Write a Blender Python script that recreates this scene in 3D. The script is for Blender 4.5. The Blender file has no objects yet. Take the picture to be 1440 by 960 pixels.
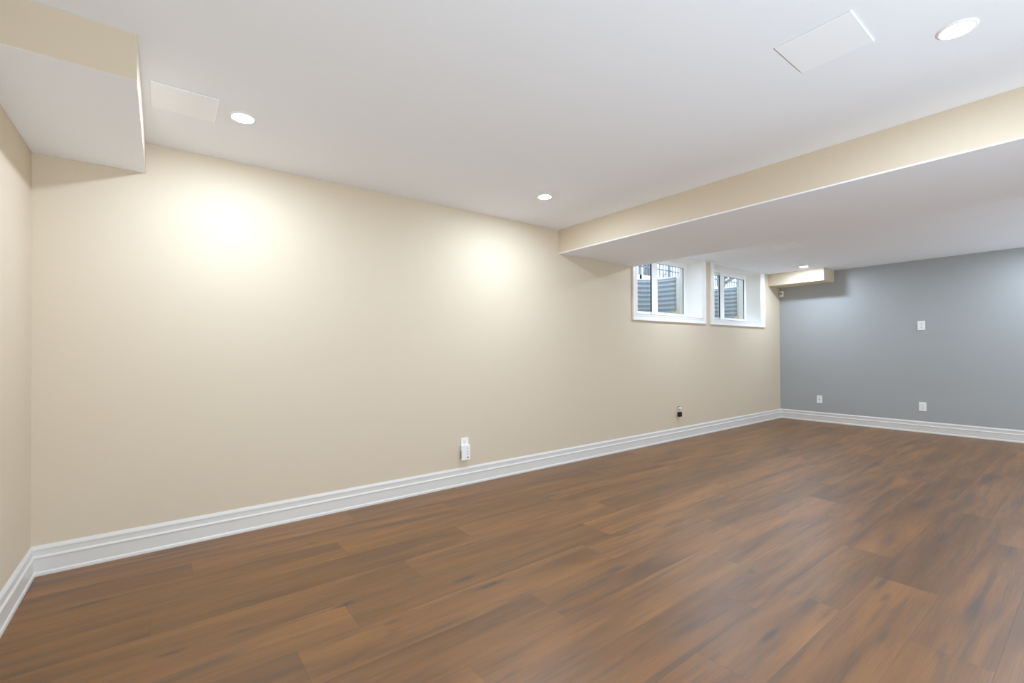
import bpy, bmesh, math, random
from mathutils import Vector, Matrix

# ------------------------------------------------------------------ camera, world, exposure
SC = bpy.context.scene
COL = SC.collection
random.seed(7)
W_PX, F_PX = 1440.0, 643.48
CAM_H, YAW, PITCH, ROLL, CX, CY = 1.1409, 0.65264, 0.0074, 0.00551, 720.27, 488.32
cam_data = bpy.data.cameras.new('camera')
cam = bpy.data.objects.new('camera', cam_data)
COL.objects.link(cam)
s, c = math.sin(YAW), math.cos(YAW)
sp, cp = math.sin(PITCH), math.cos(PITCH)
R0 = Vector((c, -s, 0)); F0 = Vector((s * cp, c * cp, sp)); U0 = Vector((-s * sp, -c * sp, cp))
R1 = R0 * math.cos(ROLL) - U0 * math.sin(ROLL)
U1 = R0 * math.sin(ROLL) + U0 * math.cos(ROLL)
M = Matrix.Identity(4)
for i in range(3):
    M[i][0], M[i][1], M[i][2] = R1[i], U1[i], -F0[i]
M[2][3] = CAM_H
cam.matrix_world = M
cam_data.sensor_width = 36.0
cam_data.lens = F_PX * 36.0 / W_PX
cam_data.shift_x = -(CX - 720.0) / W_PX
cam_data.shift_y = (CY - 480.0) / W_PX
cam_data.clip_start = 0.02
SC.camera = cam

WORLD_STRENGTH = 2.5
LAMP_STRENGTH = 850.0
EXPOSURE = 0.10
world = bpy.data.worlds.new('sky'); SC.world = world; world.use_nodes = True
wb = world.node_tree.nodes['Background']
wb.inputs['Color'].default_value = (0.80, 0.90, 1.0, 1)
wb.inputs['Strength'].default_value = WORLD_STRENGTH
# added fill lights, unseen behind the camera, aimed up to brighten the ceiling
FILL_POWER = 98.0
FILL_TILT = 45.0
for x0, x1, k in ((-0.1, 2.2, 1.0), (5.9, 8.0, 0.34)):
    dl = bpy.data.lights.new('fill_light', 'AREA'); dl.shape = 'RECTANGLE'; dl.size = x1 - x0; dl.size_y = 0.5
    dl.energy = FILL_POWER * k; dl.color = (0.70, 0.865, 1.02)
    dlo = bpy.data.objects.new('fill_light', dl); COL.objects.link(dlo)
    dlo.location = ((x0 + x1) / 2, -1.72, 0.40); dlo.rotation_euler = (math.radians(90 + FILL_TILT), 0, 0)
SC.view_settings.view_transform = 'Standard'
SC.view_settings.look = 'None'
SC.view_settings.exposure = EXPOSURE
SC.view_settings.gamma = 1.0
SC.view_settings.use_curve_mapping = False
SC.cycles.use_denoising = True
SC.cycles.max_bounces = 12
SC.cycles.diffuse_bounces = 8
SC.cycles.glossy_bounces = 4
SC.cycles.transparent_max_bounces = 8
SC.cycles.sample_clamp_indirect = 6.0
SC.cycles.caustics_reflective = False
SC.cycles.caustics_refractive = False

# ------------------------------------------------------------------ room measurements (metres)
D, XL, XR, YF, H = 3.3645, -0.535, 8.215, -1.6, 2.35
BH = 0.152

# ------------------------------------------------------------------ helpers
def nt(name):
    m = bpy.data.materials.new(name); m.use_nodes = True
    t = m.node_tree
    return m, t, t.nodes, t.links, t.nodes['Principled BSDF']

def paint(name, col, rough=0.6, bump=0.0, scale=300.0, var=0.0, spec=0.3, metal=0.0):
    m, t, N, L, b = nt(name)
    b.inputs['Base Color'].default_value = (*col, 1)
    b.inputs['Roughness'].default_value = rough
    b.inputs['Metallic'].default_value = metal
    b.inputs['Specular IOR Level'].default_value = spec
    tc = N.new('ShaderNodeTexCoord')
    nz = N.new('ShaderNodeTexNoise'); nz.inputs['Scale'].default_value = scale
    nz.inputs['Detail'].default_value = 3
    L.new(tc.outputs['Object'], nz.inputs['Vector'])
    if bump:
        bp = N.new('ShaderNodeBump'); bp.inputs['Strength'].default_value = bump
        bp.inputs['Distance'].default_value = 0.001
        L.new(nz.outputs['Fac'], bp.inputs['Height']); L.new(bp.outputs['Normal'], b.inputs['Normal'])
    n2 = N.new('ShaderNodeTexNoise'); n2.inputs['Scale'].default_value = scale * 0.02 + 1
    L.new(tc.outputs['Object'], n2.inputs['Vector'])
    mx = N.new('ShaderNodeMixRGB'); mx.blend_type = 'MIX'
    v = max(var, 0.004)
    mx.inputs['Color1'].default_value = (*[x * (1 - v) for x in col], 1)
    mx.inputs['Color2'].default_value = (*[min(1, x * (1 + v)) for x in col], 1)
    L.new(n2.outputs['Fac'], mx.inputs['Fac']); L.new(mx.outputs['Color'], b.inputs['Base Color'])
    return m

def setp(o, label=None, cat=None, group=None, kind=None):
    if label: o['label'] = label
    if cat: o['category'] = cat
    if group: o['group'] = group
    if kind: o['kind'] = kind
    return o

def obj(name, bm, mats, parent=None, loc=None, smooth=False, bevel=0.0, seg=2):
    me = bpy.data.meshes.new(name)
    bmesh.ops.recalc_face_normals(bm, faces=bm.faces)
    bm.to_mesh(me); bm.free()
    for m in (mats if isinstance(mats, (list, tuple)) else [mats]):
        me.materials.append(m)
    if smooth:
        for p in me.polygons: p.use_smooth = True
    o = bpy.data.objects.new(name, me)
    COL.objects.link(o)
    if parent is not None: o.parent = parent
    if loc is not None: o.location = loc
    if bevel:
        b = o.modifiers.new('bevel', 'BEVEL'); b.width = bevel; b.segments = seg; b.limit_method = 'ANGLE'
    return o

def empty(name, loc, rz=0.0):
    o = bpy.data.objects.new(name, None); COL.objects.link(o)
    o.location = loc; o.rotation_euler = (0, 0, rz); o.empty_display_size = 0.05
    return o

def box(bm, x0, x1, y0, y1, z0, z1, mi=0):
    vs = [bm.verts.new((x, y, z)) for x in (x0, x1) for y in (y0, y1) for z in (z0, z1)]
    for f in ((0, 1, 3, 2), (4, 6, 7, 5), (0, 4, 5, 1), (2, 3, 7, 6), (0, 2, 6, 4), (1, 5, 7, 3)):
        bm.faces.new([vs[i] for i in f]).material_index = mi
    return bm

def bx(*a):
    bm = bmesh.new(); return box(bm, *a)

def disc_lathe(bm, prof, n=48, mi=0, axis='z', cap=True):
    """prof: list of (radius, height); revolve about z."""
    rings = []
    for r, z in prof:
        if r < 1e-6:
            rings.append([bm.verts.new((0, 0, z))])
        else:
            rings.append([bm.verts.new((r * math.cos(2 * math.pi * k / n), r * math.sin(2 * math.pi * k / n), z)) for k in range(n)])
    for a, b in zip(rings, rings[1:]):
        for k in range(n):
            k2 = (k + 1) % n
            if len(a) == 1 and len(b) == 1: continue
            if len(a) == 1: f = [a[0], b[k], b[k2]]
            elif len(b) == 1: f = [a[k], b[0], a[k2]]
            else: f = [a[k], b[k], b[k2], a[k2]]
            bm.faces.new(f).material_index = mi
    return bm

def tube(bm, pts, radii, n=8, mi=0):
    rings = []
    for i, p in enumerate(pts):
        p = Vector(p)
        d = (Vector(pts[min(i + 1, len(pts) - 1)]) - Vector(pts[max(i - 1, 0)])).normalized()
        a = d.cross(Vector((0, 0, 1)))
        if a.length < 1e-3: a = d.cross(Vector((1, 0, 0)))
        a.normalize(); b = d.cross(a)
        r = radii[i] if isinstance(radii, (list, tuple)) else radii
        rings.append([bm.verts.new(p + (a * math.cos(2 * math.pi * k / n) + b * math.sin(2 * math.pi * k / n)) * r) for k in range(n)])
    for A, B in zip(rings, rings[1:]):
        for k in range(n):
            bm.faces.new([A[k], B[k], B[(k + 1) % n], A[(k + 1) % n]]).material_index = mi
    bm.faces.new(rings[0][::-1]).material_index = mi; bm.faces.new(rings[-1]).material_index = mi
    return bm

# ------------------------------------------------------------------ materials
M_CEIL = paint('ceiling_white_paint', (0.875, 0.89, 0.92), 0.85, 0.02, 400, spec=0.15)
M_TAN = paint('tan_wall_paint', (0.655, 0.555, 0.42), 0.62, 0.03, 420, spec=0.25)
M_GREY = paint('grey_wall_paint', (0.385, 0.395, 0.39), 0.5, 0.03, 420, spec=0.35)
M_TRIM = paint('white_trim_paint', (0.71, 0.685, 0.64), 0.35, spec=0.4)
M_WTRIM = paint('white_window_trim', (0.85, 0.835, 0.80), 0.35, spec=0.4)
M_VINYL = paint('white_window_vinyl', (0.82, 0.82, 0.80), 0.35, spec=0.4)
M_PLATE = paint('white_plate_plastic', (0.88, 0.865, 0.83), 0.3, spec=0.5)
M_SLOT = paint('dark_slot', (0.02, 0.02, 0.02), 0.6)
M_GREYMARK = paint('grey_plastic_mark', (0.35, 0.35, 0.36), 0.5)
M_BLACK = paint('black_plastic', (0.012, 0.011, 0.010), 0.45)
M_CREAM = paint('cream_plastic', (0.70, 0.62, 0.50), 0.4)
M_CREAM2 = paint('pale_plug_plastic', (0.80, 0.74, 0.64), 0.4)
M_TAUPE = paint('taupe_mark', (0.34, 0.28, 0.21), 0.6)
M_BRASS = paint('nickel_connector', (0.55, 0.52, 0.46), 0.3, metal=1.0)
M_GASKET = paint('dark_glazing_gasket', (0.03, 0.03, 0.035), 0.6)
M_VENT = paint('vent_cover_white', (0.92, 0.93, 0.945), 0.7, spec=0.2)
M_STEEL = paint('galvanised_steel', (0.42, 0.49, 0.56), 0.45, 0.05, 60, 0.12, spec=0.5, metal=0.1)
M_FLANGE = paint('pale_steel_flange', (0.78, 0.83, 0.86), 0.5, spec=0.4)
M_CONC = paint('concrete', (0.45, 0.43, 0.40), 0.9, 0.3, 40, 0.1)
M_SOIL = paint('tan_gravel', (0.66, 0.50, 0.32), 0.95, 1.0, 50, 0.35)
M_LAWN = paint('pale_winter_lawn', (0.55, 0.54, 0.48), 0.95, 0.5, 30, 0.2)
M_FENCE = paint('grey_fence_paint', (0.20, 0.25, 0.33), 0.5)
M_FENCEW = paint('white_fence_board', (0.80, 0.82, 0.85), 0.5)
M_BARK = paint('bare_bark', (0.20, 0.18, 0.18), 0.9, 0.5, 30, 0.2)

def emit_mat(name, col, strength):
    m = bpy.data.materials.new(name); m.use_nodes = True
    N, L = m.node_tree.nodes, m.node_tree.links
    N.clear()
    o = N.new('ShaderNodeOutputMaterial'); e = N.new('ShaderNodeEmission')
    e.inputs['Color'].default_value = (*col, 1); e.inputs['Strength'].default_value = strength
    L.new(e.outputs[0], o.inputs[0])
    return m
M_LAMP = emit_mat('lit_lamp_lens', (0.70, 0.84, 1.02), LAMP_STRENGTH)

def glass_mat():
    m = bpy.data.materials.new('window_glass'); m.use_nodes = True
    N, L = m.node_tree.nodes, m.node_tree.links
    N.clear()
    o = N.new('ShaderNodeOutputMaterial'); mx = N.new('ShaderNodeMixShader')
    tr = N.new('ShaderNodeBsdfTransparent'); tr.inputs[0].default_value = (0.94, 0.965, 0.97, 1)
    gl = N.new('ShaderNodeBsdfGlossy'); gl.inputs['Roughness'].default_value = 0.02
    fr = N.new('ShaderNodeFresnel'); fr.inputs['IOR'].default_value = 1.45
    ge = N.new('ShaderNodeNewGeometry'); inv = N.new('ShaderNodeMath'); inv.operation = 'SUBTRACT'; inv.inputs[0].default_value = 1
    L.new(ge.outputs['Backfacing'], inv.inputs[1])
    mu = N.new('ShaderNodeMath'); mu.operation = 'MULTIPLY'; L.new(fr.outputs[0], mu.inputs[0]); L.new(inv.outputs[0], mu.inputs[1])
    L.new(mu.outputs[0], mx.inputs[0]); L.new(tr.outputs[0], mx.inputs[1]); L.new(gl.outputs[0], mx.inputs[2])
    L.new(mx.outputs[0], o.inputs[0])
    return m
M_GLASS = glass_mat()

def floor_mat():
    m, t, N, L, b = nt('walnut_plank_floor')
    def math_(op, a, bb=None, clamp=False):
        n = N.new('ShaderNodeMath'); n.operation = op; n.use_clamp = clamp
        for i, v in enumerate((a, bb)):
            if v is None: continue
            if isinstance(v, (int, float)): n.inputs[i].default_value = v
            else: L.new(v, n.inputs[i])
        return n.outputs[0]
    def mapr(v, a, bb, c0=0.0, d0=1.0):
        n = N.new('ShaderNodeMapRange'); n.clamp = True
        n.inputs[1].default_value, n.inputs[2].default_value = a, bb
        n.inputs[3].default_value, n.inputs[4].default_value = c0, d0
        L.new(v, n.inputs[0]); return n.outputs[0]
    def mixc(f, a, bb, mode='MIX'):
        n = N.new('ShaderNodeMixRGB'); n.blend_type = mode
        if isinstance(f, (int, float)): n.inputs[0].default_value = f
        else: L.new(f, n.inputs[0])
        for i, v in ((1, a), (2, bb)):
            if isinstance(v, tuple): n.inputs[i].default_value = (*v, 1)
            else: L.new(v, n.inputs[i])
        return n.outputs[0]
    uv = N.new('ShaderNodeUVMap'); uv.uv_map = 'plank'          # metres along / across this plank
    uv2 = N.new('ShaderNodeUVMap'); uv2.uv_map = 'plank_info'   # (length left, random id)
    sx = N.new('ShaderNodeSeparateXYZ'); L.new(uv.outputs[0], sx.inputs[0])
    s2 = N.new('ShaderNodeSeparateXYZ'); L.new(uv2.outputs[0], s2.inputs[0])
    u, v, rest, rnd = sx.outputs[0], sx.outputs[1], s2.outputs[0], s2.outputs[1]
    def coords(su, sv, k):
        cb = N.new('ShaderNodeCombineXYZ')
        L.new(math_('MULTIPLY', u, su), cb.inputs[0]); L.new(math_('MULTIPLY', v, sv), cb.inputs[1])
        L.new(math_('MULTIPLY', rnd, k), cb.inputs[2]); return cb.outputs[0]
    def noise(vec, scale, det, rough=0.55, dist=0.0):
        n = N.new('ShaderNodeTexNoise'); n.inputs['Scale'].default_value = scale
        n.inputs['Detail'].default_value = det; n.inputs['Roughness'].default_value = rough
        n.inputs['Distortion'].default_value = dist
        L.new(vec, n.inputs['Vector']); return n.outputs['Fac']
    broad = noise(coords(0.9, 8.0, 37.0), 1.0, 3, 0.5, 0.6)      # long soft bands
    streak = noise(coords(1.35, 22.0, 51.0), 1.0, 4, 0.6, 0.4)    # dark mineral streaks
    warm = noise(coords(0.9, 5.0, 71.0), 1.0, 2, 0.5, 0.3)       # orange heart patches
    grain = noise(coords(7.0, 230.0, 93.0), 1.0, 4, 0.65)        # fine pores
    knotn = noise(coords(4.5, 11.0, 17.0), 1.0, 2, 0.5, 0.8)
    base = mixc(mapr(broad, 0.28, 0.72), (0.138, 0.059, 0.017), (0.315, 0.136, 0.032))
    col = mixc(mapr(warm, 0.54, 0.76, 0, 0.5), base, (0.42, 0.172, 0.042))
    tint = N.new('ShaderNodeValToRGB'); L.new(rnd, tint.inputs[0])
    tint.color_ramp.elements[0].color = (0.86, 0.86, 0.87, 1); tint.color_ramp.elements[1].color = (1.14, 1.12, 1.08, 1)
    col = mixc(1.0, col, tint.outputs[0], 'MULTIPLY')
    col = mixc(mapr(streak, 0.51, 0.70, 0, 0.62), col, (0.075, 0.052, 0.036))
    col = mixc(mapr(knotn, 0.72, 0.82, 0, 0.6), col, (0.055, 0.042, 0.036))
    col = mixc(mapr(grain, 0.35, 0.75, 0.0, 0.40), col, (0.105, 0.065, 0.042))
    # knots standing at fixed places on the floor
    geo = N.new('ShaderNodeTexCoord')
    for (kx, ky, ku, kv, a) in KNOTS:
        ku, kv, a = ku * 1.9, kv * 1.1, a * 0.9
        mp = N.new('ShaderNodeMapping'); L.new(geo.outputs['Object'], mp.inputs[0])
        mp.inputs['Location'].default_value = (-kx / ku, -ky / kv, 0)
        mp.inputs['Scale'].default_value = (1 / ku, 1 / kv, 0)
        ln = N.new('ShaderNodeVectorMath'); ln.operation = 'LENGTH'; L.new(mp.outputs[0], ln.inputs[0])
        wob = math_('ADD', ln.outputs['Value'], math_('MULTIPLY', math_('SUBTRACT', grain, 0.5), 0.9))
        col = mixc(mapr(wob, 0.25, 1.0, a, 0.0), col, (0.050, 0.042, 0.040))
    # seams
    e1 = math_('MINIMUM', v, math_('SUBTRACT', PW, v))
    e2 = math_('MINIMUM', u, rest)
    e = math_('MINIMUM', e1, e2)
    seam = mapr(e, 0.0006, 0.0022, 1.0, 0.0)
    col = mixc(math_('MULTIPLY', seam, 0.38), col, (0.045, 0.028, 0.020))
    L.new(col, b.inputs['Base Color'])
    L.new(mapr(grain, 0.3, 0.8, 0.37, 0.48), b.inputs['Roughness'])
    b.inputs['Specular IOR Level'].default_value = 0.75
    bp = N.new('ShaderNodeBump'); bp.inputs['Strength'].default_value = 0.12; bp.inputs['Distance'].default_value = 0.001
    hgt = math_('SUBTRACT', math_('MULTIPLY', grain, 0.4), seam)
    L.new(hgt, bp.inputs['Height']); L.new(bp.outputs[0], b.inputs['Normal'])
    return m

# ------------------------------------------------------------------ floor (one mesh, planks running along x)
PW, Y0 = 0.234, 0.258
PLANK_L = 1.55
KNOTS = [
    (1.210, 1.977, 0.047, 0.016, 0.9),
    (1.273, 1.849, 0.062, 0.017, 0.9),
    (0.652, 2.111, 0.035, 0.016, 0.9),
    (0.772, 1.852, 0.030, 0.016, 0.6),
    (1.884, 1.573, 0.068, 0.019, 0.7),
    (2.426, 2.681, 0.067, 0.019, 0.7),
    (2.520, 2.540, 0.118, 0.033, 0.5),
    (1.723, 1.062, 0.098, 0.027, 0.5),
    (1.925, 0.838, 0.061, 0.017, 0.7),
    (2.333, 0.836, 0.086, 0.024, 0.5),
    (2.781, 0.687, 0.066, 0.019, 0.7),
    (2.634, 0.639, 0.046, 0.016, 0.6),
    (2.272, 0.557, 0.058, 0.016, 0.5),
    (2.808, 0.372, 0.123, 0.035, 0.6),
    (2.354, 0.400, 0.058, 0.016, 0.5),
    (-0.278, 2.836, 0.060, 0.017, 0.8),
    (0.005, 3.293, 0.107, 0.030, 0.5),
    (-0.434, 3.661, 0.068, 0.019, 0.3),
    (0.025, 2.180, 0.036, 0.016, 0.7),
    (0.258, 2.172, 0.033, 0.016, 0.5),
    (0.149, 2.023, 0.083, 0.023, 0.5),
    (1.015, 2.356, 0.082, 0.023, 0.4),
    (2.487, 1.312, 0.058, 0.016, 0.3),
    (5.580, 1.425, 0.207, 0.050, 0.6),
    (5.405, 1.070, 0.186, 0.050, 0.5),
    (5.156, 0.929, 0.140, 0.039, 0.5),
    (5.766, 0.664, 0.223, 0.050, 0.6),
    (4.895, 0.660, 0.199, 0.050, 0.6),
    (3.748, 0.630, 0.099, 0.028, 0.5),
    (3.298, 1.819, 0.150, 0.042, 0.35),
    (3.780, 0.355, 0.109, 0.030, 0.4),
    (4.516, 0.855, 0.230, 0.050, 0.4),
    (5.420, 2.065, 0.261, 0.050, 0.4),
    (2.672, 1.769, 0.102, 0.029, 0.4),
    (3.471, 0.821, 0.141, 0.039, 0.5),
    (2.850, 0.312, 0.092, 0.026, 0.4),
]
JOINTS = {0: 2.327, 2: 1.602, 3: 2.075, 4: 0.886, 7: 0.652, 8: 2.595, 9: -0.04, 10: 0.83, 11: 0.124, 12: 1.038}

def build_floor():
    bm = bmesh.new()
    l1 = bm.loops.layers.uv.new('plank'); l2 = bm.loops.layers.uv.new('plank_info')
    k0 = int(math.floor((YF - Y0) / PW)); k1 = int(math.ceil((D - Y0) / PW))
    for k in range(k0, k1):
        ya, yb = Y0 + k * PW, Y0 + (k + 1) * PW
        ca, cb = max(ya, YF), min(yb, D)
        j = JOINTS.get(k, random.uniform(0, PLANK_L))
        n0 = int(math.floor((XL - j) / PLANK_L)); xs = [j + n * PLANK_L for n in range(n0, 8)]
        if k == 2: xs = sorted(xs + [2.352])
        for xa, xb in zip(xs, xs[1:]):
            da, db = max(xa, XL), min(xb, XR)
            if db - da < 1e-4: continue
            r = random.random()
            pts = [(da, ca), (db, ca), (db, cb), (da, cb)]
            f = bm.faces.new([bm.verts.new((x, y, 0)) for x, y in pts])
            for lp, (x, y) in zip(f.loops, pts):
                lp[l1].uv = (x - xa, y - ya); lp[l2].uv = (xb - x, r)
    bmesh.ops.remove_doubles(bm, verts=bm.verts, dist=1e-5)
    # underside so that the slab has a thickness
    box(bm, XL - 0.15, XR + 0.15, YF - 0.15, D + 0.336, -0.15, -0.004)
    return bm
fl = obj('floor', build_floor(), floor_mat())
setp(fl, 'brown wood plank floor running across the whole basement room', 'floor', kind='structure')

# ------------------------------------------------------------------ ceiling and walls
ce = obj('ceiling', bx(XL - 0.15, XR + 0.15, YF - 0.15, D + 0.336, H, H + 0.2), M_CEIL)
setp(ce, 'flat white painted ceiling', 'ceiling', kind='structure')

# window openings in the long wall: (x0, x1, z0, z1) of the reveal
OPEN = [(4.405, 5.808, 1.566, 2.333), (6.115, 7.502, 1.566, 2.333)]
YG = 3.575        # room face of the window frames
YX = D + 0.336       # outer face of the wall

def wall_with_holes(x0, x1, z0, z1, y0, y1, holes):
    bm = bmesh.new()
    xs = sorted({x0, x1} | {h[0] for h in holes} | {h[1] for h in holes})
    zs = sorted({z0, z1} | {h[2] for h in holes} | {h[3] for h in holes})
    def solid(i, j):
        if i < 0 or j < 0 or i >= len(xs) - 1 or j >= len(zs) - 1: return False
        mx, mz = (xs[i] + xs[i + 1]) / 2, (zs[j] + zs[j + 1]) / 2
        return not any(h[0] < mx < h[1] and h[2] < mz < h[3] for h in holes)
    def q(pts): bm.faces.new([bm.verts.new(p) for p in pts])
    for i in range(len(xs) - 1):
        for j in range(len(zs) - 1):
            if not solid(i, j): continue
            a, b, cc, d = xs[i], xs[i + 1], zs[j], zs[j + 1]
            q([(a, y0, cc), (b, y0, cc), (b, y0, d), (a, y0, d)])
            q([(a, y1, cc), (a, y1, d), (b, y1, d), (b, y1, cc)])
            if not solid(i - 1, j): q([(a, y0, cc), (a, y0, d), (a, y1, d), (a, y1, cc)])
            if not solid(i + 1, j): q([(b, y0, cc), (b, y1, cc), (b, y1, d), (b, y0, d)])
            if not solid(i, j - 1): q([(a, y0, cc), (a, y1, cc), (b, y1, cc), (b, y0, cc)])
            if not solid(i, j + 1): q([(a, y0, d), (b, y0, d), (b, y1, d), (a, y1, d)])
    bmesh.ops.remove_doubles(bm, verts=bm.verts, dist=1e-5)
    return bm
wb_ = obj('wall_back', wall_with_holes(XL - 0.15, XR + 0.15, 0.0, H, D, YX, OPEN), M_TAN)
setp(wb_, 'long beige wall holding the two small windows', 'wall', kind='structure')
wl = obj('wall_left', bx(XL - 0.15, XL, YF - 0.15, D, 0, H), M_TAN)
setp(wl, 'beige end wall at the left edge', 'wall', kind='structure')
wr = obj('wall_right', bx(XR, XR + 0.15, YF - 0.15, D, 0, H), M_GREY)
setp(wr, 'grey accent wall at the far end', 'wall', kind='structure')
wf = obj('wall_front', wall_with_holes(XL, XR, 0, H, YF - 0.15, YF, [(-0.3, 2.4, 0.02, 0.95), (5.7, 8.1, 0.02, 0.95)]), M_TAN)  # low openings are made up, cut only to let the fill lights in
setp(wf, 'unseen beige wall behind the camera with two low openings added for the fill lights', 'wall', kind='structure')

# dropped boxes under the ceiling
def bulkhead(name, x0, x1, y0, y1, z0, wrap, under, label):
    bm = bmesh.new()
    box(bm, x0, x1, y0, y1, z0, H)
    for f in bm.faces:
        if f.normal.z < -0.5: f.material_index = 1 if under else 0
    if wrap:                              # white corner bead along the lower edge of the room side
        g = bmesh.ops.bisect_plane(bm, geom=bm.verts[:] + bm.edges[:] + bm.faces[:], plane_co=(0, 0, z0 + wrap), plane_no=(0, 0, 1))
        for f in bm.faces:
            if f.calc_center_median().z < z0 + wrap: f.material_index = 1
    bm.normal_update()
    for f in bm.faces:
        if f.normal.z < -0.5 and under: f.material_index = 1
    o = obj(name, bm, [M_TAN, M_CEIL], bevel=0.002)
    setp(o, label, 'bulkhead', kind='structure')
    return o
bulkhead('ceiling_bulkhead', XL, -0.0767, 2.2373, D, 2.1738, 0.0, True, 'short boxed bulkhead in the upper left corner')
bulkhead('ceiling_beam', 3.163, 4.367, YF, D, 2.1103, 0.009, True, 'wide beige ceiling beam crossing the room with white underside')
bulkhead('ceiling_bulkhead.001', 7.798, XR, 2.575, D, 2.165, 0.0, False, 'small beige bulkhead in the far corner beside the grey wall')

# ------------------------------------------------------------------ baseboards
PROF = [(0.0, 0.0), (0.0187, 0.0), (0.0187, 0.008), (0.0175, 0.015), (0.0140, 0.0195), (0.0125, 0.021), (0.0125, 0.086),
        (0.0150, 0.088), (0.0155, 0.092), (0.0135, 0.097), (0.0095, 0.100), (0.0085, 0.103), (0.0085, 0.128),
        (0.0110, 0.130), (0.0105, 0.136), (0.0075, 0.143), (0.0045, 0.148), (0.0030, BH), (0.0, BH)]
def baseboard(name, p0, p1, nrm, mitre0, mitre1, label):
    """profile swept from p0 to p1 along a wall, nrm pointing into the room, mitred where a flag says so"""
    bm = bmesh.new()
    p0, p1, nrm = Vector(p0), Vector(p1), Vector(nrm)
    d = (p1 - p0).normalized()
    A = [bm.verts.new(p0 + nrm * t + d * (t * mitre0) + Vector((0, 0, z))) for t, z in PROF]
    B = [bm.verts.new(p1 + nrm * t - d * (t * mitre1) + Vector((0, 0, z))) for t, z in PROF]
    n = len(PROF)
    for i in range(n):
        bm.faces.new([A[i], B[i], B[(i + 1) % n], A[(i + 1) % n]])
    bm.faces.new(A[::-1]); bm.faces.new(B)
    o = obj(name, bm, M_TRIM)
    return setp(o, label, 'baseboard', kind='structure')
baseboard('baseboard_back', (XL, D, 0), (XR, D, 0), (0, -1, 0), 1, 1, 'tall white moulded baseboard along the long beige wall')
baseboard('baseboard_left', (XL, YF, 0), (XL, D, 0), (1, 0, 0), 1, 1, 'white moulded baseboard on the left end wall')
baseboard('baseboard_right', (XR, YF, 0), (XR, D, 0), (-1, 0, 0), 1, 1, 'white moulded baseboard under the grey wall')

# ------------------------------------------------------------------ windows
def ring(bm, o, i, y0, y1):
    """rectangular frame: outer (x0,x1,z0,z1), inner likewise"""
    ox0, ox1, oz0, oz1 = o; ix0, ix1, iz0, iz1 = i
    O = [(ox0, oz0), (ox1, oz0), (ox1, oz1), (ox0, oz1)]; I = [(ix0, iz0), (ix1, iz0), (ix1, iz1), (ix0, iz1)]
    vo = [[bm.verts.new((x, y, z)) for x, z in O] for y in (y0, y1)]
    vi = [[bm.verts.new((x, y, z)) for x, z in I] for y in (y0, y1)]
    for k in range(4):
        k2 = (k + 1) % 4
        bm.faces.new([vo[0][k], vo[0][k2], vi[0][k2], vi[0][k]])
        bm.faces.new([vo[1][k], vi[1][k], vi[1][k2], vo[1][k2]])
        bm.faces.new([vo[0][k], vo[1][k], vo[1][k2], vo[0][k2]])
        bm.faces.new([vi[0][k], vi[0][k2], vi[1][k2], vi[1][k]])

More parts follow.
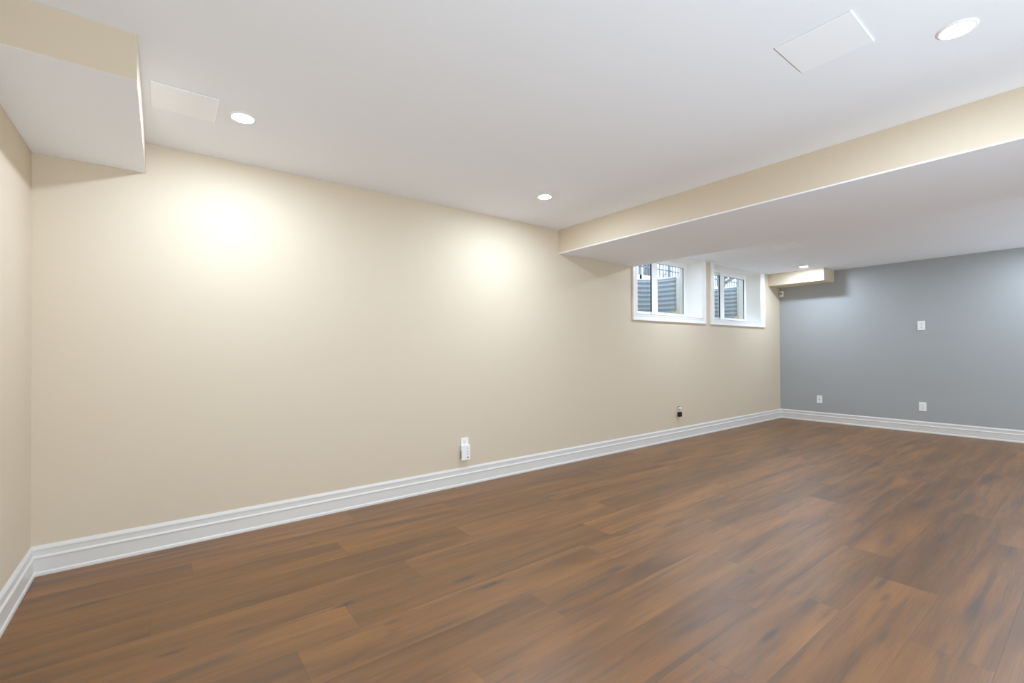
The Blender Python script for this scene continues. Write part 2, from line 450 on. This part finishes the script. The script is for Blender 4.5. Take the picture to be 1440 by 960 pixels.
def window(n, op, cas, panes, label):
    x0, x1, z0, z1 = op
    root = empty('window_%d' % n, ((x0 + x1) / 2, D, z0))
    setp(root, label, 'window', kind='structure')
    off = Vector(root.location)
    def part(name, bm, mat, parent=root, **k):
        bmesh.ops.translate(bm, verts=bm.verts, vec=-off)
        return obj(name, bm, mat, parent, **k)
    # flat casing with a raised back band, on the wall face
    bm = bmesh.new(); cx0, cx1, cz0, cz1 = cas
    ring(bm, (cx0, cx1, cz0, cz1), (x0 - 0.004, x1 + 0.004, z0 - 0.004, z1 + 0.002), D - 0.013, D - 0.0005)
    ring(bm, (cx0, cx1, cz0, cz1), (cx0 + 0.022, cx1 - 0.022, cz0 + 0.022, cz1 - 0.008), D - 0.021, D - 0.0125)
    ring(bm, (x0 - 0.026, x1 + 0.026, z0 - 0.026, z1 + 0.008), (x0 - 0.004, x1 + 0.004, z0 - 0.004, z1 + 0.002), D - 0.016, D - 0.0125)
    part('window_casing', bm, M_WTRIM, bevel=0.003)
    # painted jamb lining of the deep reveal
    bm = bmesh.new()
    ring(bm, (x0 + 0.0005, x1 - 0.0005, z0 + 0.0005, z1 - 0.0005), (x0 + 0.006, x1 - 0.006, z0 + 0.006, z1 - 0.006), D - 0.0125, YG + 0.002)
    part('window_jamb', bm, M_WTRIM)
    # vinyl frame
    a0, a1, m0, m1, pz0, pz1 = panes
    bm = bmesh.new()
    ring(bm, (x0 + 0.0005, x1 - 0.0005, z0 + 0.0005, z1 - 0.0005), (x0 + 0.03, x1 - 0.03, z0 + 0.03, z1 - 0.03), YG, YX - 0.02)
    fr = part('window_frame', bm, M_VINYL, bevel=0.003)
    # left sliding sash sits a track behind the right one
    bm = bmesh.new()
    ring(bm, (x0 + 0.03, m1 - 0.02, z0 + 0.03, z1 - 0.03), (a0, m0 + 0.04, pz0, pz1), YG + 0.030, YG + 0.060)
    sl = part('sash', bm, M_VINYL, bevel=0.003)
    bm = bmesh.new()
    ring(bm, (m0, x1 - 0.03, z0 + 0.03, z1 - 0.03), (m1, a1, pz0, pz1), YG + 0.004, YG + 0.027)
    sr = part('sash', bm, M_VINYL, bevel=0.002)
    for sash, (g0, g1, gy) in ((sl, (a0, m0 + 0.04, YG + 0.042)), (sr, (m1, a1, YG + 0.016))):
        part('glass_pane', bx(g0 - 0.004, g1 + 0.004, gy, gy + 0.006, pz0 - 0.004, pz1 + 0.004), M_GLASS, sash)
        bm = bmesh.new()      # dark glazing channel lining the inside of the sash in front of the glass
        ring(bm, (g0 + 0.0003, g1 - 0.0003, pz0 + 0.0003, pz1 - 0.0003), (g0 + 0.003, g1 - 0.004, pz0 + 0.002, pz1 - 0.004), gy - 0.010, gy - 0.0005)
        part('gasket', bm, M_GASKET, sash)
    part('weather_strip', bx(m0 - 0.0045, m0 - 0.0003, YG + 0.008, YG + 0.026, pz0, pz1), M_GASKET, sr)
    bm = bx(m0 + 0.045, m0 + 0.075, YG + 0.001, YG + 0.008, pz0 + 0.29, pz0 + 0.37)
    part('sash_latch', bm, M_VINYL, sr, bevel=0.002)
    return root
window(1, OPEN[0], (4.323, 5.890, 1.491, H - 0.001), (4.47, 5.724, 5.005, 5.127, 1.634, 2.268),
       'nearer white basement window just past the beam')
window(2, OPEN[1], (6.026, 7.645, 1.489, H - 0.001), (6.18, 7.442, 6.701, 6.816, 1.628, 2.262),
       'farther white basement window beside the small bulkhead')

# ------------------------------------------------------------------ outside: wells, ground, fence, trees
def window_well(xc, half, label):
    root = empty('window_well', (xc, YX, 1.52))
    setp(root, label, 'window well', 'window wells outside')
    off = Vector(root.location)
    # plan: short straight flange, then a half-ellipse of corrugated steel
    ys, depth, z0, z1, pitch = 0.136, 0.66, 1.50, 2.195, 0.068
    n, nz = 48, 76
    bm = bmesh.new(); grid = []
    for i in range(n + 1):
        a = math.pi * i / n
        ex, ey = math.cos(a), math.sin(a)
        row = []
        for j in range(nz + 1):
            z = z0 + (z1 - z0) * j / nz
            r = 0.013 * math.sin(2 * math.pi * (z - z0) / pitch)
            e = 0.62
            px = xc + (half + r) * math.copysign(abs(ex) ** e, ex); py = YX + ys + (depth - ys + r) * abs(ey) ** e
            row.append(bm.verts.new((px, py, z)))
        grid.append(row)
    for i in range(n):
        for j in range(nz):
            bm.faces.new([grid[i][j], grid[i + 1][j], grid[i + 1][j + 1], grid[i][j + 1]])
    bmesh.ops.translate(bm, verts=bm.verts, vec=-off)
    w = obj('corrugated_wall', bm, M_STEEL, root, smooth=True)
    so = w.modifiers.new('thick', 'SOLIDIFY'); so.thickness = 0.004; so.offset = 1
    # smooth side flanges with a rounded lower corner
    for sg in (1, -1):
        bm = bmesh.new(); R = 0.14
        pts = [(YX + ys + 0.004, z1), (YX + 0.002, z1), (YX + 0.002, z0 + 0.13 + R)]
        for k in range(1, 9):
            t = math.pi / 2 * k / 8
            pts.append((YX + 0.002 + (ys - 0.002) * (1 - math.cos(t)), z0 + 0.13 + R * (1 - math.sin(t))))
        pts.append((YX + ys + 0.004, z0 + 0.13))
        x_a, x_b = xc + sg * half, xc + sg * (half + 0.006)
        va = [bm.verts.new((x_a, y, z)) for y, z in pts]; vb = [bm.verts.new((x_b, y, z)) for y, z in pts]
        bm.faces.new(va); bm.faces.new(vb[::-1])
        for k in range(len(pts)):
            k2 = (k + 1) % len(pts); bm.faces.new([va[k], vb[k], vb[k2], va[k2]])
        bmesh.ops.translate(bm, verts=bm.verts, vec=-off)
        obj('side_flange', bm, M_FLANGE, root)
    # rolled rim
    bm = bmesh.new(); pts = []
    for i in range(n + 1):
        a = math.pi * i / n; ex, ey = math.cos(a), math.sin(a); e = 0.62
        pts.append((xc + half * math.copysign(abs(ex) ** e, ex), YX + ys + (depth - ys) * abs(ey) ** e, z1 + 0.006))
    tube(bm, pts, 0.012, 8)
    bmesh.ops.translate(bm, verts=bm.verts, vec=-off)
    obj('rim', bm, M_FLANGE, root, smooth=True)
    # gravel bed, banked up in the corner against the house
    bm = bmesh.new(); g = []
    nx, ny = 40, 16
    for i in range(nx + 1):
        row = []
        for j in range(ny + 1):
            u_ = -1 + 2 * i / nx; y = j / ny
            x = xc + u_ * (half + 0.02) ; yy = YX + 0.001 + y * (depth + 0.02)
            bank = max(0.0, abs(u_) - 0.72) / 0.28 * max(0.0, 1 - y / 0.55)
            row.append(bm.verts.new((x, yy, 1.60 + 0.20 * bank + random.uniform(-0.004, 0.004))))
        g.append(row)
    for i in range(nx):
        for j in range(ny):
            bm.faces.new([g[i][j], g[i + 1][j], g[i + 1][j + 1], g[i][j + 1]])
    bmesh.ops.translate(bm, verts=bm.verts, vec=-off)
    gr = obj('gravel_bed', bm, M_SOIL, root, smooth=True)
    gr['kind'] = 'stuff'; gr['label'] = 'tan gravel at the bottom of the well'
    return root
window_well(5.15, 0.80, 'corrugated steel window well outside the nearer window')
window_well(6.94, 0.80, 'corrugated steel window well outside the farther window')

bm = bmesh.new()
box(bm, -4, 26, YX + 0.74, 26, 1.2, 2.15)
box(bm, -4, 4.25, YX, YX + 0.74, 1.2, 2.15)
box(bm, 7.80, 26, YX, YX + 0.74, 1.2, 2.15)
gd = obj('ground_outside', bm, M_LAWN)
setp(gd, 'pale winter ground level outside above the window wells', 'ground', kind='structure')

def fence(y, x0, x1, z0, z1, kick, label):
    root = empty('garden_fence', ((x0 + x1) / 2, y, z0)); off = Vector(root.location)
    setp(root, label, 'fence')
    def part(name, b_, m): 
        bmesh.ops.translate(b_, verts=b_.verts, vec=-off); return obj(name, b_, m, root)
    part('kick_board', bx(x0, x1, y - 0.02, y + 0.02, z0 + 0.0, kick), M_FENCEW)
    part('rail', bx(x0, x1, y - 0.02, y + 0.02, 3.045, 3.065), M_FENCE)
    part('rail', bx(x0, x1, y - 0.02, y + 0.02, z1 - 0.04, z1), M_FENCE)
    x = x0
    i = 0
    first = None
    while x < x1:
        wide = (i % 9 == 0)
        hw = 0.035 if wide else 0.010
        if wide:
            part('fence_post', bx(x - hw, x + hw, y - 0.02, y + 0.02, z0, z1 + 0.08), M_FENCE)
        else:
            if first is None:
                bm = bx(-hw, hw, -0.010, 0.010, kick, z1 - 0.001)
                bmesh.ops.translate(bm, verts=bm.verts, vec=(0, 0, -z0))
                first = obj('picket', bm, M_FENCE, root, loc=(x - off.x, 0, 0))
            else:
                p = first.copy(); COL.objects.link(p); p.parent = root; p.location = (x - off.x, 0, 0)
        x += 0.126; i += 1
    return root
fence(6.5, 7.512, 14.2, 2.15, 3.42, 2.86, 'grey picket fence with white kick board seen through the windows')

def tree(x, y, h, seed, label):
    rnd = random.Random(seed)
    root = empty('bare_tree', (x, y, 2.15)); setp(root, label, 'tree', 'bare trees behind the fence')
    bm = bmesh.new()
    tube(bm, [(0, 0, -0.05), (0.05, 0, h * 0.35), (0.0, 0.05, h * 0.7), (0.05, 0, h)], [0.13, 0.10, 0.06, 0.015], 10)
    obj('trunk', bm, M_BARK, root, smooth=True)
    bm = bmesh.new()
    for k in range(26):
        z = h * rnd.uniform(0.12, 0.9); a = rnd.uniform(0, 6.28); L_ = rnd.uniform(0.6, 1.5) * (1.1 - z / h)
        p = Vector((0.02, 0.0, z)); q1 = p + Vector((math.cos(a), math.sin(a), 0.7)) * L_ * 0.5
        q2 = q1 + Vector((math.cos(a + rnd.uniform(-.5, .5)), math.sin(a), 1.0)) * L_ * 0.5
        tube(bm, [p, q1, q2], [0.035, 0.02, 0.006], 6)
        for _ in range(3):
            t = rnd.random(); s0 = q1.lerp(q2, t); a2 = rnd.uniform(0, 6.28)
            tube(bm, [s0, s0 + Vector((math.cos(a2), math.sin(a2), 0.8)) * L_ * 0.3], [0.01, 0.004], 5)
    obj('branches', bm, M_BARK, root, smooth=True)
    return root
tree(10.95, 8.0, 4.2, 3, 'bare tree behind the fence in view of the nearer window')
tree(14.7, 7.8, 4.6, 5, 'bare tree behind the fence in view of the farther window')

# ------------------------------------------------------------------ ceiling lights
def make_light(x, y, label):
    root = empty('recessed_ceiling_light', (x, y, H))
    setp(root, label, 'ceiling light', 'recessed ceiling lights')
    bm = bmesh.new()
    disc_lathe(bm, [(0.0475, -0.0002), (0.0475, -0.0050), (0.0500, -0.0062), (0.0560, -0.0050), (0.0600, -0.0012), (0.0602, -0.0002)])
    obj('trim_ring', bm, M_PLATE, root, smooth=True)
    bm = bmesh.new()
    disc_lathe(bm, [(0.0470, -0.0005), (0.0460, -0.0050), (0.0360, -0.0072), (0.0190, -0.0085), (0.0, -0.0090)])
    obj('lens', bm, M_LAMP, root, smooth=True)
    return root
lamp = make_light(0.330, 2.705, 'lit round ceiling light beside the vent cover near the left bulkhead')
LIGHTS = [(2.385, 2.690, 'lit round ceiling light between the long wall and the beam corner'),
          (2.392, 0.343, 'largest lit ceiling light at the top right near the beam'),
          (7.470, 2.722, 'small lit ceiling light at the far end before the small bulkhead'),
          (5.120, 2.700, 'lit ceiling light hidden behind the beam near the windows'),
          (5.120, 0.343, 'lit ceiling light behind the beam away from the windows'),
          (7.470, 0.343, 'lit ceiling light near the right half of the grey wall')]
for x, y, lb in LIGHTS:
    r = lamp.copy(); COL.objects.link(r); r.location = (x, y, H); r['label'] = lb
    for ch in list(lamp.children):
        k = ch.copy(); COL.objects.link(k); k.parent = r

# ------------------------------------------------------------------ flat square vent covers on the ceiling
def make_vent(x0, x1, y0, y1, label):
    xc, yc = (x0 + x1) / 2, (y0 + y1) / 2; a, b = (x1 - x0) / 2, (y1 - y0) / 2
    root = empty('ceiling_vent_cover', (xc, yc, H))
    setp(root, label, 'vent cover', 'flat square ceiling vent covers')
    obj('cover_plate', bx(-a, a, -b, b, -0.0055, -0.0020), M_VENT, root, bevel=0.0012)
    bm = bmesh.new(); box(bm, -a + 0.004, a - 0.004, -b + 0.004, b - 0.004, -0.0024, -0.0003)
    obj('mounting_collar', bm, M_VENT, root)
    return root
make_vent(-0.044, 0.216, 2.578, 2.840, 'square white vent cover on the ceiling beside the left bulkhead')
make_vent(1.950, 2.216, 0.552, 0.808, 'square white vent cover on the ceiling at upper right')
make_vent(5.705, 5.967, 2.184, 2.448, 'square white vent cover on the ceiling past the beam')

# ------------------------------------------------------------------ outlets and plates (built facing -y, at the origin on the wall)
def plate_bm(w, h, t=0.006):
    return bx(-w / 2, w / 2, -t, -0.0004, -h / 2, h / 2)
def slots(parent, y, zc):
    for a, b, c_, d_ in ((-0.0075, -0.0055, -0.001, 0.008), (0.0055, 0.0075, -0.001, 0.007), (-0.0025, 0.0025, -0.009, -0.005)):
        obj('slot', bx(a, b, y, y + 0.0007, zc + c_, zc + d_), M_SLOT, parent)
def receptacle(parent, zc, y=-0.006):
    bm = bmesh.new()
    box(bm, -0.017, 0.017, y - 0.002, y + 0.001, zc - 0.014, zc + 0.014)
    rc = obj('receptacle', bm, M_PLATE, parent, bevel=0.0015)
    slots(rc, y - 0.0026, zc)
def screw(parent, z, y=-0.006):
    bm = bmesh.new(); disc_lathe(bm, [(0.0, 0.0012), (0.003, 0.0008), (0.0034, 0)], 12)
    bmesh.ops.rotate(bm, verts=bm.verts, matrix=Matrix.Rotation(math.radians(90), 3, 'X'))
    bmesh.ops.translate(bm, verts=bm.verts, vec=(0, y, z))
    obj('screw', bm, M_GREYMARK, parent)

# duplex outlet on the long wall
o1 = empty('wall_outlet', (2.052, D, 0.343)); setp(o1, 'white duplex wall outlet on the beige wall behind the plugged-in adapter', 'outlet')
obj('cover_plate', plate_bm(0.072, 0.118), M_PLATE, o1, bevel=0.002)
receptacle(o1, 0.0265); receptacle(o1, -0.0265); screw(o1, 0.0)
# plug-in adapter
ad = empty('plug_in_adapter', (2.048, D, 0.279)); setp(ad, 'white plug-in adapter with a dark square port, in the beige wall outlet', 'adapter')
obj('adapter_body', bx(-0.042, 0.043, -0.032, -0.0088, -0.064, 0.063), M_PLATE, ad, bevel=0.004, seg=3)
bm = bx(0.010, 0.026, -0.0327, -0.0315, -0.050, -0.034); obj('port', bm, M_GREYMARK, ad)
for z in (0.036, 0.008, -0.014):
    bm = bmesh.new(); disc_lathe(bm, [(0.0, 0.0008), (0.006, 0.0006), (0.0065, 0)], 16)
    bmesh.ops.rotate(bm, verts=bm.verts, matrix=Matrix.Rotation(math.radians(90), 3, 'X'))
    bmesh.ops.translate(bm, verts=bm.verts, vec=(0.018, -0.032, z))
    obj('indicator_light', bm, paint('pale_indicator', (0.62, 0.64, 0.64), 0.4), ad)
obj('side_grille', bx(-0.0426, -0.0418, -0.028, -0.012, -0.050, 0.016), M_GREYMARK, ad)

# cream outlet with a black plug further along the wall
o2 = empty('wall_outlet', (5.240, D, 0.362)); setp(o2, 'cream wall outlet on the beige wall under the nearer window', 'outlet')
obj('cover_plate', plate_bm(0.074, 0.136), M_CREAM, o2, bevel=0.002)
receptacle(o2, 0.030); receptacle(o2, -0.030)
bm = bx(-0.028, 0.028, -0.010, -0.006, 0.044, 0.062); obj('plate_top_mark', bm, M_TAUPE, o2)
nl = empty('wall_plug', (5.240, D, 0.394)); setp(nl, 'small pale round plug cap above the black plug', 'plug')
bm = bmesh.new(); disc_lathe(bm, [(0.0, 0.030), (0.012, 0.029), (0.018, 0.024), (0.019, 0.002), (0.017, 0.0)], 24)
bmesh.ops.rotate(bm, verts=bm.verts, matrix=Matrix.Rotation(math.radians(90), 3, 'X'))
bmesh.ops.translate(bm, verts=bm.verts, vec=(0, -0.0085, 0)); obj('cap_body', bm, M_CREAM2, nl, smooth=True)
bm = bx(-0.004, 0.004, -0.0395, -0.0384, -0.005, 0.004); obj('cap_slot', bm, M_GREYMARK, nl)
bp_ = empty('power_plug', (5.232, D, 0.325)); setp(bp_, 'black square power plug in the cream wall outlet', 'plug')
obj('plug_body', bx(-0.030, 0.028, -0.042, -0.0088, -0.034, 0.026), M_BLACK, bp_, bevel=0.005, seg=3)
obj('plug_face', bx(-0.018, 0.016, -0.0435, -0.0418, -0.022, 0.014), M_BLACK, bp_, bevel=0.001)

# plates on the grey wall (local -y faces -x after a turn of -90 degrees)
def on_grey(name, y, z):
    return empty(name, (XR, y, z), math.radians(-90))
g1 = on_grey('wall_outlet', 1.564, 1.455); setp(g1, 'white duplex outlet high up on the grey wall', 'outlet')
obj('cover_plate', plate_bm(0.080, 0.126), M_PLATE, g1, bevel=0.002)
receptacle(g1, 0.0265); receptacle(g1, -0.0265); screw(g1, 0)
g2 = on_grey('wall_outlet', 1.561, 0.352); setp(g2, 'white outlet low on the grey wall, below the high one', 'outlet')
obj('cover_plate', plate_bm(0.080, 0.122), M_PLATE, g2, bevel=0.002)
bm = bx(-0.017, 0.017, -0.0085, -0.005, -0.034, 0.034); ins = obj('insert', bm, M_PLATE, g2, bevel=0.001)
for zc in (0.018, -0.018): slots(ins, -0.0092, zc)
g3 = on_grey('wall_plate', 2.790, 0.353); setp(g3, 'white wall plate low on the grey wall near the far corner', 'wall plate')
obj('cover_plate', plate_bm(0.074, 0.120), M_PLATE, g3, bevel=0.002)
bm = bmesh.new(); disc_lathe(bm, [(0.0, 0.010), (0.0045, 0.010), (0.0048, 0.003), (0.008, 0.0028), (0.008, 0.0)], 16)
bmesh.ops.rotate(bm, verts=bm.verts, matrix=Matrix.Rotation(math.radians(90), 3, 'X'))
bmesh.ops.translate(bm, verts=bm.verts, vec=(0, -0.006, 0.0)); obj('cable_socket', bm, M_BRASS, g3)
screw(g3, 0.042); screw(g3, -0.042)

# motion sensor in the corner under the small bulkhead
ms = empty('motion_sensor', (XR, 3.325, 2.060), math.radians(-90)); setp(ms, 'small white motion sensor in the far corner under the small bulkhead', 'sensor')
obj('sensor_housing', bx(-0.030, 0.030, -0.045, -0.0005, -0.048, 0.048), M_PLATE, ms, bevel=0.008, seg=3)
bm = bx(-0.020, 0.020, -0.0475, -0.0445, -0.014, 0.022); obj('sensor_lens', bm, M_GREYMARK, ms, bevel=0.004)
